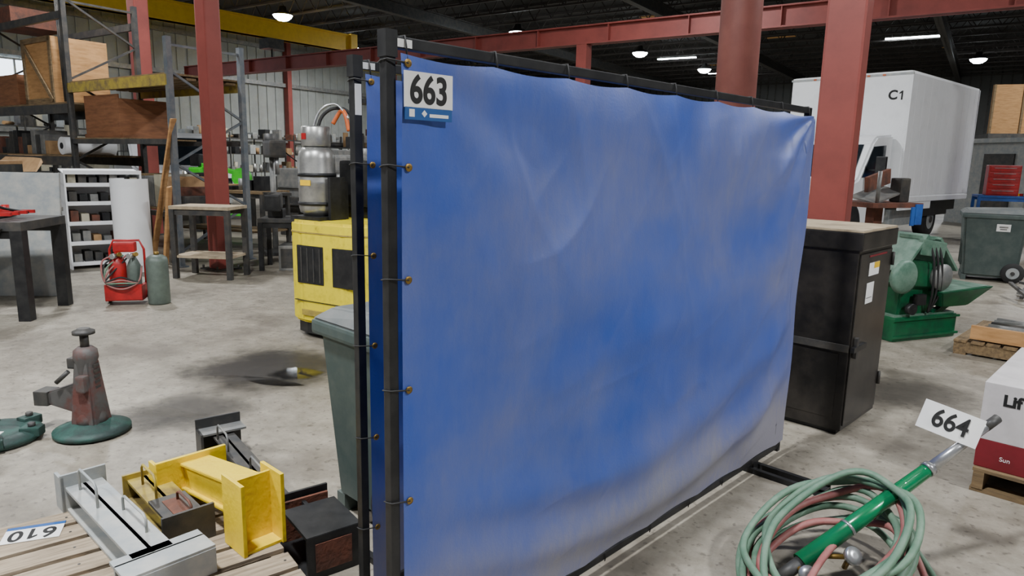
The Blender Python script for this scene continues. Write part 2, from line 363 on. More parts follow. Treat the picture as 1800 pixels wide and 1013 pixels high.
# ---------------------------------------------------------------- welding screens
SA=45.6; W=2.507; SH=1.807
def screen(name,loc,rz,seed,label):
    b=B(); t=.028
    b.bx(0,t,-t/2,t/2,.03,SH+.01,black,bev=.003); b.bx(W-t,W,-t/2,t/2,.03,SH,black,bev=.003)
    b.bx(0,W,-t/2,t/2,SH-t,SH,black,bev=.003); b.bx(0,W,-t/2,t/2,.05,.05+t,black,bev=.003)
    b.bx(-.003,t+.003,-t/2-.003,t/2+.003,SH-.05,SH+.012,black)
    for x in (.2,W-.30):
        for dx in (0,.08): b.bx(x-.02+dx,x+.005+dx,-.36,.30,.0,.026,black)
        b.bx(x-.02,x+.085,-.36,-.335,0,.026,black)
        b.bx(x-.0,x+.05,-.012,.012,.0,.08,black)
    x0,x1,z0,z1=.034,W+.012,.085,SH-.040
    def fn(u,v):
        x=x0+(x1-x0)*u; z=z0+(z1-z0)*v
        tz=1-v
        sc=abs(math.sin(math.pi*(x-x0)/.305))
        z-= .009*sc*math.exp(-tz/.05)
        z+= .012*abs(math.sin(math.pi*(x-x0)/.4))*math.exp(-v/.05)
        edge=min(1,6*u)*min(1,8*(1-u)); eb=min(1,8*v)*min(1,8*(1-v))
        y=-.022-.035*math.sin(math.pi*u)*math.sin(math.pi*v)*edge
        y-=.013*math.exp(-tz/.14)*(.5+.5*math.cos(2*math.pi*((x-x0)/.305+.3*tz)))*min(1,12*tz+.2)
        q=noise.noise(Vector((x*1.1+seed,z*1.6+x*.5,seed)))
        y-=.05*q*edge*eb
        q=noise.noise(Vector((x*3.1-z*2.0+seed,(z+x*.55)*1.0,seed+5)))
        y-=.028*q*edge*min(1,8*v)*min(1,5*tz)
        q=noise.noise(Vector((x*3.4+z*1.0+seed,z*.7-x*.3,seed+29)))
        y-=.013*max(0,1-abs(q)*4)**2*edge*math.exp(-(tz/.42)**2)*min(1,8*tz)*(.25+.75*u)
        q=noise.noise(Vector((x*5.5+seed,z*2.2+x,seed+33)))
        y-=.008*q*edge*eb
        q=noise.noise(Vector((x*2.2-z*3.2+seed,z*1.2+x,seed+41)))
        y-=.004*max(0,1-abs(q)*4)**2*edge*eb
        a=math.atan2(z1-z,x1-x+.001); r=math.hypot(z1-z,x1-x)
        y-=.010*math.sin(a*13)*math.exp(-((r-.35)/.4)**2)
        a=math.atan2(z1-z,x-x0+.001); r=math.hypot(z1-z,x-x0)
        y-=.006*math.sin(a*11)*math.exp(-((r-.35)/.35)**2)*min(1,6*u)
        zz=v-.08-.15*(2*u-.9)**2
        y-=.034*math.exp(-(zz/.045)**2)*edge
        zz=v-.22-.13*(2*u-.8)**2+.02*math.sin(5*u)
        y-=.024*math.exp(-(zz/.045)**2)*edge
        zz=v-.42-.25*(u-.15)
        y-=.012*math.exp(-(zz/.05)**2)*edge*min(1,3*u)
        if u>.96: x+= .010*math.sin(z*9+seed)
        y=min(y,-.0165)
        return (x,y,z)
    b.grid(fn,260,190,tarpm)
    for z in (.30,.62,.93,1.22,1.5,SH-.062):
        f=fn(.006,(z-z0)/(z1-z0)); c=(x0+.018,f[1]-.002,z)
        b.lathe([(.005,0),(.010,0),(.010,.003),(.005,.003)],brass,c,14,(90,0,0))
        b.tube([(x0+.018,c[1]-.003,z),(.0,-.018,z+.006),(-.004,0,z+.004),(.0,.018,z)],.002,rubber,6)
    n=9
    for i in range(n):
        x=x0+.02+i*(W-.1)/(n-1)
        b.tube([(x,-.024,SH-.055),(x,-.02,SH-.02),(x,-.015,SH+.002),(x,.015,SH+.002)],.0022,rubber,6)
        b.tube([(x,-.02,.1),(x+.01,-.02,.07),(x+.01,-.015,.045)],.0022,rubber,6)
    b.bx(.032,.075,-.0155,-.0145,SH-.025,SH-.006,whitep)
    if not label: b.bx(.003,.025,-.0158,-.0145,SH-.16,SH-.07,whitep)
    if label:
        b.box((.108,-.0385,1.685),(.150,.0015,.084),whitep); b.box((.108,-.0385,1.629),(.146,.0015,.03),bluelab)
        b.box((.055,-.0395,1.630),(.016,.001,.018),whitep); b.box((.093,-.0395,1.630),(.012,.001,.012),white,rot=(0,45,0))
        b.box((.139,-.0395,1.626),(.06,.001,.008),whitep)
    o=b.done(name,loc,rz)
    if label:
        text(o,'663',.092,(.108,-.0398,1.6825),(1,0,0),(0,0,1),ink,'lot_number',.0025,.86)
    return o
s1=screen('welding_screen',(-.316,1.695,0),SA,3.1,True)
s2=screen('welding_screen',(-.49,2.12,0),SA,8.3,False)
# ---------------------------------------------------------------- steel cabinet
b=B(); cw,cdp,ch=.57,.92,1.175
b.bx(0,cw,0,cdp,.03,ch-.02,cabblack,bev=.006)
b.bx(-.015,cw+.015,-.02,cdp+.03,ch-.10,ch,cabblack,bev=.006); b.bx(-.012,cw+.012,-.015,cdp+.025,ch,ch+.015,tan,bev=.004)
b.bx(.03,cw-.03,.03,cdp-.03,0,.03,black)
b.bx(.015,cw-.015,-.008,0,.06,ch-.12,cabblack,bev=.004)
b.bx(-.014,.0,0,cdp,.50,.54,darkgrey); b.bx(0,cw*.35,-.03,-.008,.50,.53,black); 
b.bx(.04,.07,-.03,-.008,.46,.58,darkgrey,bev=.004)
b.bx(.16,.33,-.0105,-.0085,.92,.995,whitep); b.bx(.24,.33,-.0115,-.0105,.96,.995,yellow); b.bx(.15,.27,-.0105,-.0085,.76,.88,whitep); b.bx(.16,.25,-.0112,-.0105,.79,.795,grey)
b.bx(.15,.45,-.0105,-.0085,1.03,1.04,darkred)
for z in (.2,.95): b.cyl((cw-.01,-.014,z),(cw-.01,-.014,z+.08),.01,darkgrey,seg=8)
b.bx(-.004,0,.05,.9,.1,.48,cabblack)
b.done('steel_cabinet',(1.90,3.76,0),SA)
# ---------------------------------------------------------------- box truck
b=B()
TL=4.4
b.bx(0,TL,0,2.44,.95,3.44,white,bev=.06)
b.bx(-.01,TL+.01,-.015,2.455,.86,.97,white,bev=.01)
b.bx(.05,1.9,-.005,.03,.70,.90,white)
b.bx(-.012,.03,-.012,2.452,3.36,3.40,lgrey)
for x in (0.0,TL-.04): b.bx(x,x+.04,-.008,.02,.95,3.40,white)
for y in (.5,.8,1.2,1.6,1.9): b.bx(-.02,-.005,y,y+.06,3.36,3.39,orange)
for i in range(10): b.bx(.3+i*.42,.305+i*.42,-.002,0,.97,3.38,white)
b.bx(-1.8,TL,.7,.85,.55,.8,black); b.bx(-1.8,TL,1.6,1.75,.55,.8,black)
cab=[(-2.45,.42),(-2.5,.95),(-2.35,1.16),(-1.55,1.32),(-1.02,2.02),(-.85,2.14),(-.06,2.2),(-.06,.42)]
b.prism(cab,.2,2.24,white,bev=.04)
b.prism([(-1.42,1.36),(-1.0,1.94),(-.42,1.98),(-.42,1.36)],.185,.2,glass); b.prism([(-1.42,1.36),(-1.0,1.94),(-.42,1.98),(-.42,1.36)],2.24,2.255,glass)
b.hexa([(-1.56,.32,1.345),(-1.56,2.12,1.345),(-1.52,2.12,1.345),(-1.52,.32,1.345),(-1.07,.36,1.98),(-1.07,2.08,1.98),(-1.03,2.08,1.98),(-1.03,.36,1.98)],glass)
b.bx(-2.54,-2.46,.5,1.94,.72,1.0,darkgrey); b.bx(-2.54,-2.44,.26,.46,.75,.95,glass); b.bx(-2.54,-2.44,1.98,2.18,.75,.95,glass)
b.bx(-2.62,-2.42,.18,2.26,.42,.62,lgrey,bev=.03)
for y in (.0,2.44): 
    b.bx(-1.42,-1.34,y-.2,y-.02,1.35,1.75,black,bev=.02); b.bar((-1.38,y-.05,1.5),(-1.2,.22 if y<1 else 2.2,1.5),.03,.03,black)
b.bx(-.98,-.94,.18,.2,.5,1.3,lgrey); b.bx(-.5,-.38,.17,.2,1.15,1.2,black)
for y in (.35,2.1):
    b.wheel((-1.75,y,.40),.40,.24)
    b.wheel((2.75,y,.40),.40,.26)
b.lathe([(.46,-.02),(.48,0),(.46,.02)],black,(-1.75,.21,.42),24,(90,0,0))
b.bx(2.0,3.7,.18,.2,.5,.88,black); b.bx(2.0,4.3,.2,2.2,.6,.86,black); b.bx(.2,1.5,.2,.7,.35,.7,lgrey,bev=.02)
trk=b.done('box_truck',(7.73,14.0,0),42.2)
text(trk,'C',.25,(-.004,.33,2.97),(0,-1,0),(0,0,1),ink,'unit_letter',.008)
one(trk,(-.004,.17,2.965),(0,-1,0),(0,0,1),.175,ink)
# ---------------------------------------------------------------- bins
def bin_(loc,rz,w,d,h,lidm,bodym,label=False):
    b=B(); tw=.82
    b.hexa([(-w/2*tw,-d/2*tw,.06),(w/2*tw,-d/2*tw,.06),(w/2*tw,d/2*.9,.06),(-w/2*tw,d/2*.9,.06),(-w/2,-d/2,h-.08),(w/2,-d/2,h-.08),(w/2,d/2,h-.08),(-w/2,d/2,h-.08)],bodym,bev=.03)
    b.bx(-w/2-.02,w/2+.02,-d/2-.02,d/2+.02,h-.12,h-.06,bodym,bev=.015)
    b.hexa([(-w/2-.02,-d/2-.03,h-.06),(w/2+.02,-d/2-.03,h-.06),(w/2+.02,d/2+.02,h-.06),(-w/2-.02,d/2+.02,h-.06),(-w/2+.05,-d/2+.03,h-.01),(w/2-.05,-d/2+.03,h-.01),(w/2-.05,d/2-.02,h+.02),(-w/2+.05,d/2-.02,h+.02)],lidm,bev=.012)
    b.cyl((-w*.35,d/2+.08,h-.1),(w*.35,d/2+.08,h-.1),.018,bodym)
    for x in (-w*.33,w*.33): b.bx(x-.02,x+.02,d/2-.02,d/2+.09,h-.14,h-.07,bodym)
    for x in (-w/2*tw-.0,w/2*tw): b.wheel((x,d/2*.75,.14),.14,.06,'X')
    b.cyl((-w/2*tw,d/2*.75,.14),(w/2*tw,d/2*.75,.14),.012,darkgrey,seg=8)
    for k in (-1,0,1): b.bx(k*w*.25-.012,k*w*.25+.012,-d/2*.93,-d/2*.86,.2,h*.55,bodym)
    b.bx(-w/2*tw,w/2*tw,-d/2*.82-.01,-d/2*tw+.05,0,.08,bodym)
    if label: b.box((w/2*.97,.1,h*.76),(.006,.16,.10),whitep,rot=(0,6,0)); b.box((w/2*.99,.1,h*.77),(.004,.10,.02),grey,rot=(0,6,0)); b.box((w/2*.98,.1,h*.74),(.004,.08,.015),grey,rot=(0,6,0))
    return b.done('wheeled_trash_bin',loc,rz)
bin_((-.43,2.82,0),SA+180,.54,.54,.915,bindark,bingreen)
bin_((6.82,9.85,0),-120,.80,.74,1.0,bindark,bingreen,True)
# ---------------------------------------------------------------- forklift
b=B()
plan=[(1.3,-.5),(.30,-.5),(.12,-.47),(.03,-.38),(0,-.25),(0,.22),(.04,.36),(.13,.44),(.30,.47),(1.3,.47)]
b.prism(plan,.14,1.0,flyellow,'XY',bev=.025)
b.prism([(x*.95+.04,y*.94) for x,y in plan],.04,.16,black,'XY')
b.prism([(x-.004,y*1.006) for x,y in plan[1:9]]+[(.4,.473),(.4,-.503)],.90,.912,yellow3,'XY')
b.bx(-.006,.05,-.04,.26,.48,.80,black,bev=.008)
for k in range(4): b.bx(-.012,0,-.01+k*.07,.0+k*.07,.50,.78,darkgrey)
b.bx(-.006,.05,-.40,-.14,.48,.80,black,bev=.008)
b.bx(-.008,.02,-.35,.30,.33,.335,black)
b.box((-.01,-.2,.22),(.02,.2,.10),black,bev=.005); b.box((-.01,.08,.235),(.012,.26,.05),yellow3,bev=.004)
b.bx(.16,.5,.468,.476,.25,.5,darkgrey)
b.bx(.55,1.1,-.25,.25,1.0,1.12,black,bev=.03); b.bx(.5,.62,-.25,.25,1.1,1.5,black,bev=.03)
for y in (-.44,.44):
    b.bar((1.35,y,.9),(1.55,y,2.05),.05,.05,black); b.bar((1.0,y,.98),(.95,y,2.02),.05,.05,black)
b.bx(.9,1.7,-.5,.5,2.02,2.06,black)
b.bx(1.3,1.9,-.45,.45,.2,.75,flyellow,bev=.03)
for y in (-.3,.3): b.bx(1.95,2.05,y-.05,y+.05,.08,2.1,black); b.bx(2.05,3.05,y-.06,y+.06,.05,.09,black)
b.bx(1.95,2.05,-.3,.3,.3,.4,black); b.bx(1.95,2.05,-.3,.3,1.9,2.0,black)
for y in (-.42,.42): b.wheel((1.65,y,.25),.25,.16); b.wheel((.45,y*.93,.2),.2,.14)
fk=(.24,.25); q=.93
b.lathe([(.02,0),(.12*q,0),(.13*q,.03),(.155*q,.04),(.165*q,.08),(.165*q,.28),(.168*q,.29),(.165*q,.30),(.165*q,.49),(.155*q,.54),(.13*q,.575),(.10*q,.59),(.03,.595)],alum,(fk[0],fk[1],1.02),36)
b.lathe([(.115,.59),(.12,.6),(.12,.745),(.112,.755),(.105,.745),(.105,.6)],alum,(fk[0],fk[1],1.02),28)
b.cyl((fk[0],fk[1],1.6),(fk[0],fk[1],1.68),.03,brass,seg=12)
b.lathe([(.156,.10),(.160,.10),(.160,.13),(.156,.13)],black,(fk[0],fk[1],1.02),28); b.lathe([(.156,.34),(.160,.34),(.160,.37),(.156,.37)],black,(fk[0],fk[1],1.02),28)
b.bx(fk[0]+.1,fk[0]+.16,fk[1]-.2,fk[1]+.16,1.0,1.32,black); b.bx(fk[0]-.06,fk[0]+.12,fk[1]-.21,fk[1]-.18,1.0,1.36,black); b.bx(fk[0]-.16,fk[0]+.16,fk[1]-.18,fk[1]+.16,.99,1.03,black)
b.box((fk[0]-.118,fk[1]+.02,1.69),(.006,.06,.05),redpaint,rot=(0,0,-12)); b.box((fk[0]-.153,fk[1]-.02,1.31),(.006,.10,.045),yellow,rot=(0,0,8))
b.stube([(fk[0],fk[1],1.66),(fk[0]+.05,fk[1]-.02,1.85),(fk[0]+.12,fk[1]-.12,1.93),(fk[0]+.2,fk[1]-.22,1.86),(fk[0]+.3,fk[1]-.2,1.5),(fk[0]+.34,fk[1]-.1,1.1)],.014,rubber)
b.stube([(fk[0]+.1,fk[1]-.1,1.8),(fk[0]+.13,fk[1]-.16,1.90),(fk[0]+.1,fk[1]-.24,1.88),(fk[0]+.1,fk[1]-.28,1.74)],.018,orange)
b.stube([(fk[0]+.0,fk[1]+.05,1.7),(fk[0]+.05,fk[1]+.0,1.90),(fk[0]+.1,fk[1]-.14,1.96),(fk[0]+.1,fk[1]-.28,1.84)],.010,chrome)
b.done('forklift',(-1.58,5.60,0),60)
# ---------------------------------------------------------------- pallets
def pallet(loc,rz,lx,ly,h=.14,mat=wood,name='wooden_pallet'):
    b=B(); nb=8; bw=ly/nb*.82
    for i in range(nb):
        y=-ly/2+bw/2+i*(ly-bw)/(nb-1)
        b.box((random.uniform(-.006,.006),y,h-.009),(lx,bw,.018),mat,rot=(0,0,random.uniform(-.6,.6)),bev=.002)
        for x in (-lx/2+.03,0,lx/2-.03): b.cyl((x,y,h-.001),(x,y,h+.0008),.005,darkgrey,seg=8)
    for x in (-lx/2+.03,0,lx/2-.03): b.box((x,0,h/2),(.045,ly,h-.036),mat)
    for y in (-ly/2+.05,0,ly/2-.05): b.box((0,y,.009),(lx,.09,.018),mat)
    return b.done(name,loc,rz)
PA=38
pl=pallet((-1.415,2.086,0),PA,1.2,1.0)
b=B(); b.box((0,0,0),(.185,.10,.002),whitep); b.box((0,-.058,0),(.185,.022,.0022),bluelab)
sh=b.done('lot_tag_sheet',(-1.735,2.315,.1425),202)
text(sh,'6',.105,(-.052,.0,.0016),(1,0,0),(0,1,0),ink,'lot_number',.002,.9)
text(sh,'0',.105,(.052,.0,.0016),(1,0,0),(0,1,0),ink,'lot_number',.002,.9)
one(sh,(0,0,.0014),(1,0,0),(0,1,0),.074,ink)
def channel(b,L,w,h,t,mat,z0=0):
    b.bx(0,L,-w/2,w/2,z0,z0+t,mat,bev=.002); b.bx(0,L,-w/2,w/2,z0+h-t,z0+h,mat,bev=.002); b.bx(0,L,-t/2,t/2,z0,z0+h,mat)
def handle(b,x0,x1,y,z0,h,mat,r=.005):
    b.tube([(x0,y,z0),(x0,y,z0+h*.8),(x0+.02,y,z0+h),(x1-.02,y,z0+h),(x1,y,z0+h*.8),(x1,y,z0)],r,mat,8)
b=B(); channel(b,.70,.13,.10,.012,lgrey)
b.bx(-.012,0,-.08,.08,-.0,.15,lgrey,bev=.002); b.bx(-.08,0,-.08,-.068,0,.14,lgrey)
b.bx(.70,.712,-.12,.16,0,.10,lgrey,bev=.002); b.bx(.66,.80,-.12,.16,.088,.10,lgrey,bev=.002); b.bx(.79,.802,-.12,.16,0,.09,lgrey,bev=.002)
handle(b,.06,.26,-.03,.10,.09,lgrey); handle(b,.34,.56,.03,.10,.06,lgrey)
a=math.degrees(math.atan2(2.09-2.62,-1.2+1.78))
b.done('steel_bracket',(-1.67,2.53,.1415),a)
b=B(); channel(b,.48,.13,.09,.012,yellow3)
b.bx(.48,.492,-.09,.09,0,.13,darkgrey); b.bx(.26,.48,-.065,.065,.09,.10,darkgrey); b.bx(.30,.47,-.03,.03,.10,.103,rust); b.bx(-.012,0,-.08,.08,0,.11,yellow3)
handle(b,.08,.24,-.03,.09,.09,yellow3); handle(b,.32,.46,.02,.09,.05,rust)
b.done('steel_bracket',(-1.48,2.62,.1415),a-3)
b=B(); LA=.44
b.bx(-.016,0,-.15,.13,-.0,.18,yellow2,bev=.003); b.bx(-.08,-.016,-.15,-.136,0,.17,yellow2,bev=.003); b.bx(-.09,-.08,-.15,.10,0,.14,yellow2,bev=.003); b.bx(-.08,-.016,.09,.10,0,.14,yellow2)
def sl(y0,y1,za0,za1,zb0,zb1): b.hexa([(0,y0,za0),(LA,y0,zb0),(LA,y1,zb0),(0,y1,za0),(0,y0,za1),(LA,y0,zb1),(LA,y1,zb1),(0,y1,za1)],yellow2,bev=.002)
sl(-.06,.06,.145,.157,.215,.228); sl(-.06,.06,.04,.052,.10,.112); sl(-.045,.045,.05,.146,.11,.216)
b.bx(LA-.01,LA+.14,-.08,-.066,0,.265,yellow2,bev=.002); b.bx(LA-.01,LA+.14,.066,.08,0,.265,yellow2,bev=.002); b.bx(LA+.05,LA+.062,-.07,.07,0,.255,yellow2); b.bx(LA+.0,LA+.13,-.07,.07,.0,.01,yellow2)
b.done('steel_bracket',(-1.28,2.64,.1415),-43)
b=B(); channel(b,1.02,.10,.13,.012,darkgrey,.0)
b.bx(-.012,0,-.11,.11,0,.20,darkgrey,bev=.003); b.bx(.0,.10,-.11,-.098,0,.15,darkgrey); b.bx(0,.1,-.11,.11,.14,.15,grey)
handle(b,.14,.32,-.04,.13,.08,grey); handle(b,.60,.78,-.02,.13,.08,grey)
b.bx(1.02,1.032,-.05,.16,0,.20,black); b.bx(1.02,1.35,-.05,.16,.0,.012,black); b.bx(1.02,1.35,.04,.055,0,.17,black); b.bx(1.34,1.352,-.05,.16,0,.17,black)
b.bx(1.05,1.062,-.04,.15,.0,.18,rust); b.bx(1.10,1.35,-.05,.16,.16,.172,black); b.bx(1.353,1.356,-.02,.12,.03,.14,rust)
b.done('steel_bracket',(-1.50,3.37,.0),math.degrees(math.atan2(-.99,.76)))
# ---------------------------------------------------------------- jack
b=B()
b.lathe([(.16,0),(.19,.01),(.19,.03),(.15,.045),(.11,.06),(.09,.07)],teal,seg=30)
b.hexa([(-.075,-.075,.04),(.075,-.075,.04),(.075,.075,.04),(-.075,.075,.04),(-.045,-.045,.42),(.045,-.045,.42),(.045,.045,.42),(-.045,.045,.42)],redbrown,bev=.012)
b.lathe([(.085,.05),(.078,.10),(.056,.16),(.052,.40),(.062,.43),(.058,.47),(.035,.49)],redbrown,seg=22)
b.hexa([(-.26,-.035,.17),(-.05,-.045,.12),(-.05,.045,.12),(-.26,.035,.17),(-.26,-.035,.215),(-.05,-.045,.29),(-.05,.045,.29),(-.26,.035,.215)],redbrown,bev=.008)
b.bx(-.29,-.21,-.05,.05,.155,.235,darkgrey,bev=.005)
b.cyl((0,0,.48),(0,0,.56),.022,darkgrey); b.lathe([(.03,0),(.055,.005),(.055,.022),(.035,.03),(.03,.036)],darkgrey,(0,0,.555),16)
b.box((-.06,0,.4),(.05,.08,.06),darkgrey,bev=.01); b.box((.02,-.07,.3),(.05,.05,.09),redbrown,bev=.01)
for k in range(9): b.bx(.048,.058,-.02,.02,.14+k*.03,.155+k*.03,darkgrey)
b.cyl((-.07,-.05,.36),(-.13,-.07,.3),.012,darkgrey)
b.done('screw_jack',(-2.30,3.60,0),-5)
b=B()
b.lathe([(.12,0),(.2,0),(.22,.015),(.22,.04),(.17,.06),(.13,.055),(.12,.04)],teal,seg=40)
for k in range(6):
    a=k*60*D2R; b.box((.19*math.cos(a),.19*math.sin(a),.05),(.10,.07,.05),teal,rot=(0,0,k*60),bev=.01)
    b.cyl((.19*math.cos(a),.19*math.sin(a),.07),(.19*math.cos(a),.19*math.sin(a),.095),.018,darkgrey,seg=6)
b.box((.04,-.17,.098),(.17,.08,.002),whitep); b.box((.04,-.2,.0992),(.16,.015,.001),bluelab)
b.done('cast_iron_flange',(-2.74,3.46,0),8)
# ---------------------------------------------------------------- torch hoses + pole
b=B()
def loop(cx,cy,rx,ry,rot,z,tilt,ph,n=56):
    P=[]
    for i in range(n):
        a=2*math.pi*i/n
        x=rx*math.cos(a)*(1+.04*math.sin(3*a+ph)); y=ry*math.sin(a)*(1+.05*math.sin(2*a+ph))
        zz=z+tilt*(x/rx*.5+.5)+.012*math.sin(4*a+ph)
        c,s_=math.cos(rot),math.sin(rot)
        P.append((cx+x*c-y*s_,cy+x*s_+y*c,max(zz,.013)))
    return P
for i in range(10):
    m_=hosered if i in (2,6) else hosegreen
    b.tube(loop(random.uniform(-.03,.03),random.uniform(-.03,.03),.29+.03*math.sin(i*2.1),.22+.025*math.cos(i*1.7),.5+random.uniform(-.15,.15),.015+.010*i,.13+.015*i,i*1.3),.0135,m_,10,True)
b.stube([(-.32,-.25,.02),(-.3,0,.05),(-.2,.2,.12),(0,.28,.18),(.2,.31,.2),(.32,.22,.18),(.34,.05,.10),(.28,-.2,.03)],.0125,hosered,10)
b.stube([(-.34,-.3,.02),(-.33,0,.04),(-.24,.2,.09),(-.05,.33,.13),(.16,.36,.14),(.33,.28,.12),(.38,.1,.08),(.34,-.2,.03)],.0125,hosegreen,10)
b.stube([(-.30,-.32,.02),(-.1,-.1,.14),(.1,.1,.17),(.25,.24,.16),(.33,.12,.14),(.2,-.15,.1),(.05,-.3,.03)],.0125,hosered,10)
b.done('hose_coil',(1.19,2.31,.0),0)
b=B()
p0=Vector((0,0,.0)); p1=Vector((.93,.30,.52)); d=(p1-p0)
def at(t): return p0+d*t
b.cyl(at(.0),at(.12),.024,darkgrey); b.cyl(at(.10),at(.66),.034,polegreen,r2=.026); b.cyl(at(.66),at(.68),.029,chrome); b.cyl(at(.68),at(.94),.020,chrome,r2=.017); b.cyl(at(.94),at(1.0),.018,darkgrey)
b.cyl(at(.3),at(.31),.033,chrome)
g1=at(.16)+Vector((.10,-.06,.02))
b.lathe([(.01,0),(.032,.006),(.034,.02),(.03,.028),(.01,.03)],chrome,g1,20,(50,0,20)); b.cyl(g1,g1+Vector((.0,.03,-.06)),.010,brass,seg=10)
g2=at(.06)+Vector((.03,-.06,.02))
b.lathe([(.01,0),(.030,.006),(.031,.02),(.01,.026)],chrome,g2,20,(60,0,-10)); b.cyl(at(.08),g2,.009,brass,seg=10); b.cyl(at(.14),g1,.009,brass,seg=10)
po=b.done('cutting_torch_pole',(.98,2.27,.05),0)
b=B()
ctr=at(.86)+Vector((-.03,0,.035)); ax=d.normalized()
view=Vector((-.52,-.80,.30)).normalized()
xr=Vector((.80,-.35,-.25)); xr=(xr-view*xr.dot(view)).normalized(); yr=view.cross(xr).normalized()
def fn(u,v):
    x=(u-.5)*.21; y=(v-.5)*.115
    p=ctr+xr*(x-.045)+yr*(y+.01)+view*(.026-2.2*max(0,abs(x)-.02)**2)
    return p
b.grid(fn,16,6,whitep)
tg=b.done('lot_tag',po.location,0)
text(tg,'664',.10,ctr+xr*(-.045)+yr*.01+view*.0275,xr,yr,ink,'lot_number',.002,.85)
# ---------------------------------------------------------------- carton on pallet at right
pallet((2.94,3.13,0),SA+90,1.0,1.0,.12,woodd)
b=B(); b.bx(-.48,.45,-.45,.48,.0,.14,darkred,bev=.004); b.bx(-.48,.45,-.45,.48,.14,.42,boxwhite,bev=.004)
b.bx(-.3,.3,-.3,.3,.42,.46,boxwhite,bev=.004)
b.box((-.2,.2,.43),(.2,.04,.02),darkgrey,rot=(0,0,20))
cb=b.done('product_carton',(2.93,3.15,.121),SA)
text(cb,'Lif',.075,(-.4825,.365,.345),(0,-1,0),(0,0,1),ink,'box_lettering',.003)
text(cb,'Sun',.03,(-.4825,.36,.06),(0,-1,0),(0,0,1),whitep,'box_lettering')
pallet((4.45,5.75,0),SA,1.1,.9,.12,woodd)
b=B()
for k in range(7):
    b.cyl((-.4+k*.11,-.35,.04),(-.42+k*.12,.3,.04),.035,[grey,darkgrey,alum][k%3],seg=14)
b.bx(-.45,.4,-.2,-.15,0.08,.10,darkred); b.bx(-.5,-.46,-.4,.35,0.005,.12,ply)
b.done('pipe_pieces',(4.45,5.75,.13),SA)
b=B()
for k in range(9): b.bar((random.uniform(-.3,.3),random.uniform(-.3,.1),.03+k*.012),(random.uniform(-.3,.5),random.uniform(.1,.5),.05+k*.02),.04,.03,[darkgrey,grey,darkgrey,darkred][k%4])
b.done('scrap_steel_pile',(6.25,8.05,0),0)
# ---------------------------------------------------------------- green band saw
b=B()
b.bx(0,.80,0,.45,.0,.22,mgreen,bev=.02)
b.bx(.02,.78,.02,.43,.22,.235,mgreen2)
b.hexa([(.08,.05,.22),(.45,.05,.22),(.45,.4,.22),(.08,.4,.22),(.05,.02,.55),(.5,.02,.5),(.5,.42,.5),(.05,.42,.55)],mgreen,bev=.01)
b.hexa([(.0,-.02,.52),(.58,-.02,.46),(.58,.46,.46),(.0,.46,.52),(.08,-.02,.74),(.5,-.02,.70),(.5,.46,.70),(.08,.46,.74)],mgreen,bev=.01)
b.box((.10,.2,.80),(.42,.5,.025),mgreen2,rot=(0,-50,0),bev=.005); b.box((.52,.2,.78),(.40,.5,.025),mgreen2,rot=(0,48,0),bev=.005)
b.box((.31,-.03,.84),(.30,.05,.14),mgreen2,rot=(0,8,0),bev=.01); b.box((.31,.1,.93),(.26,.2,.03),mgreen2,rot=(0,4,0))
b.lathe([(.02,0),(.13,0),(.15,.02),(.15,.05),(.12,.07),(.02,.07)],mgreen2,(-.0,.0,.60),26,(90,0,0)); b.lathe([(.02,0),(.11,0),(.12,.05),(.02,.06)],grey,(.45,-.02,.58),26,(90,0,0))
b.hexa([(.52,-.05,.30),(.85,-.05,.30),(.85,.5,.30),(.52,.5,.30),(.40,-.12,.45),(1.08,-.12,.48),(1.08,.56,.48),(.40,.56,.45)],mgreen,bev=.008)
b.hexa([(.45,-.09,.452),(1.03,-.09,.481),(1.03,.52,.481),(.45,.52,.452),(.45,-.09,.455),(1.03,-.09,.485),(1.03,.52,.485),(.45,.52,.455)],mgreen2)
b.bar((.5,.05,.2),(.75,.05,.33),.05,.05,mgreen); b.bar((.5,.4,.2),(.75,.4,.33),.05,.05,mgreen)
for k in range(3): b.stube([(.27+k*.05,-.03,.9),(.30+k*.05,-.07,.75),(.33+k*.05,-.07,.55),(.36+k*.04,-.05,.4),(.4,.0,.25)],.010,rubber,8)
b.cyl((.15,-.05,.3),(.15,.0,.3),.05,black); b.box((.25,-.02,.38),(.12,.05,.1),black,bev=.01)
for z in (.03,.19): b.bx(-.02,.82,-.015,.0,z,z+.02,mgreen)
b.done('band_saw_machine',(3.40,5.98,0),22)
b=B(); b.box((0,0,.02),(.5,.5,.04),darkgrey); b.bx(-.06,.06,-.06,.06,.04,1.12,rust,bev=.01); b.bx(-.35,.35,-.3,.3,1.12,1.17,rust)
b.box((-.05,-.05,1.25),(.5,.3,.02),grey,rot=(12,-14,10)); b.box((.0,.0,1.4),(.55,.04,.16),rust,rot=(0,-10,20)); b.box((.22,-.1,1.3),(.14,.14,.26),darkgrey,bev=.02)
b.cyl((-.25,-.25,1.17),(-.25,-.25,1.5),.02,grey); b.box((.28,-.31,1.05),(.1,.02,.22),bluep,bev=.008); b.box((.2,-.31,1.03),(.05,.02,.2),bluep,bev=.008)
b.done('machine_stand',(3.95,7.6,0),20)
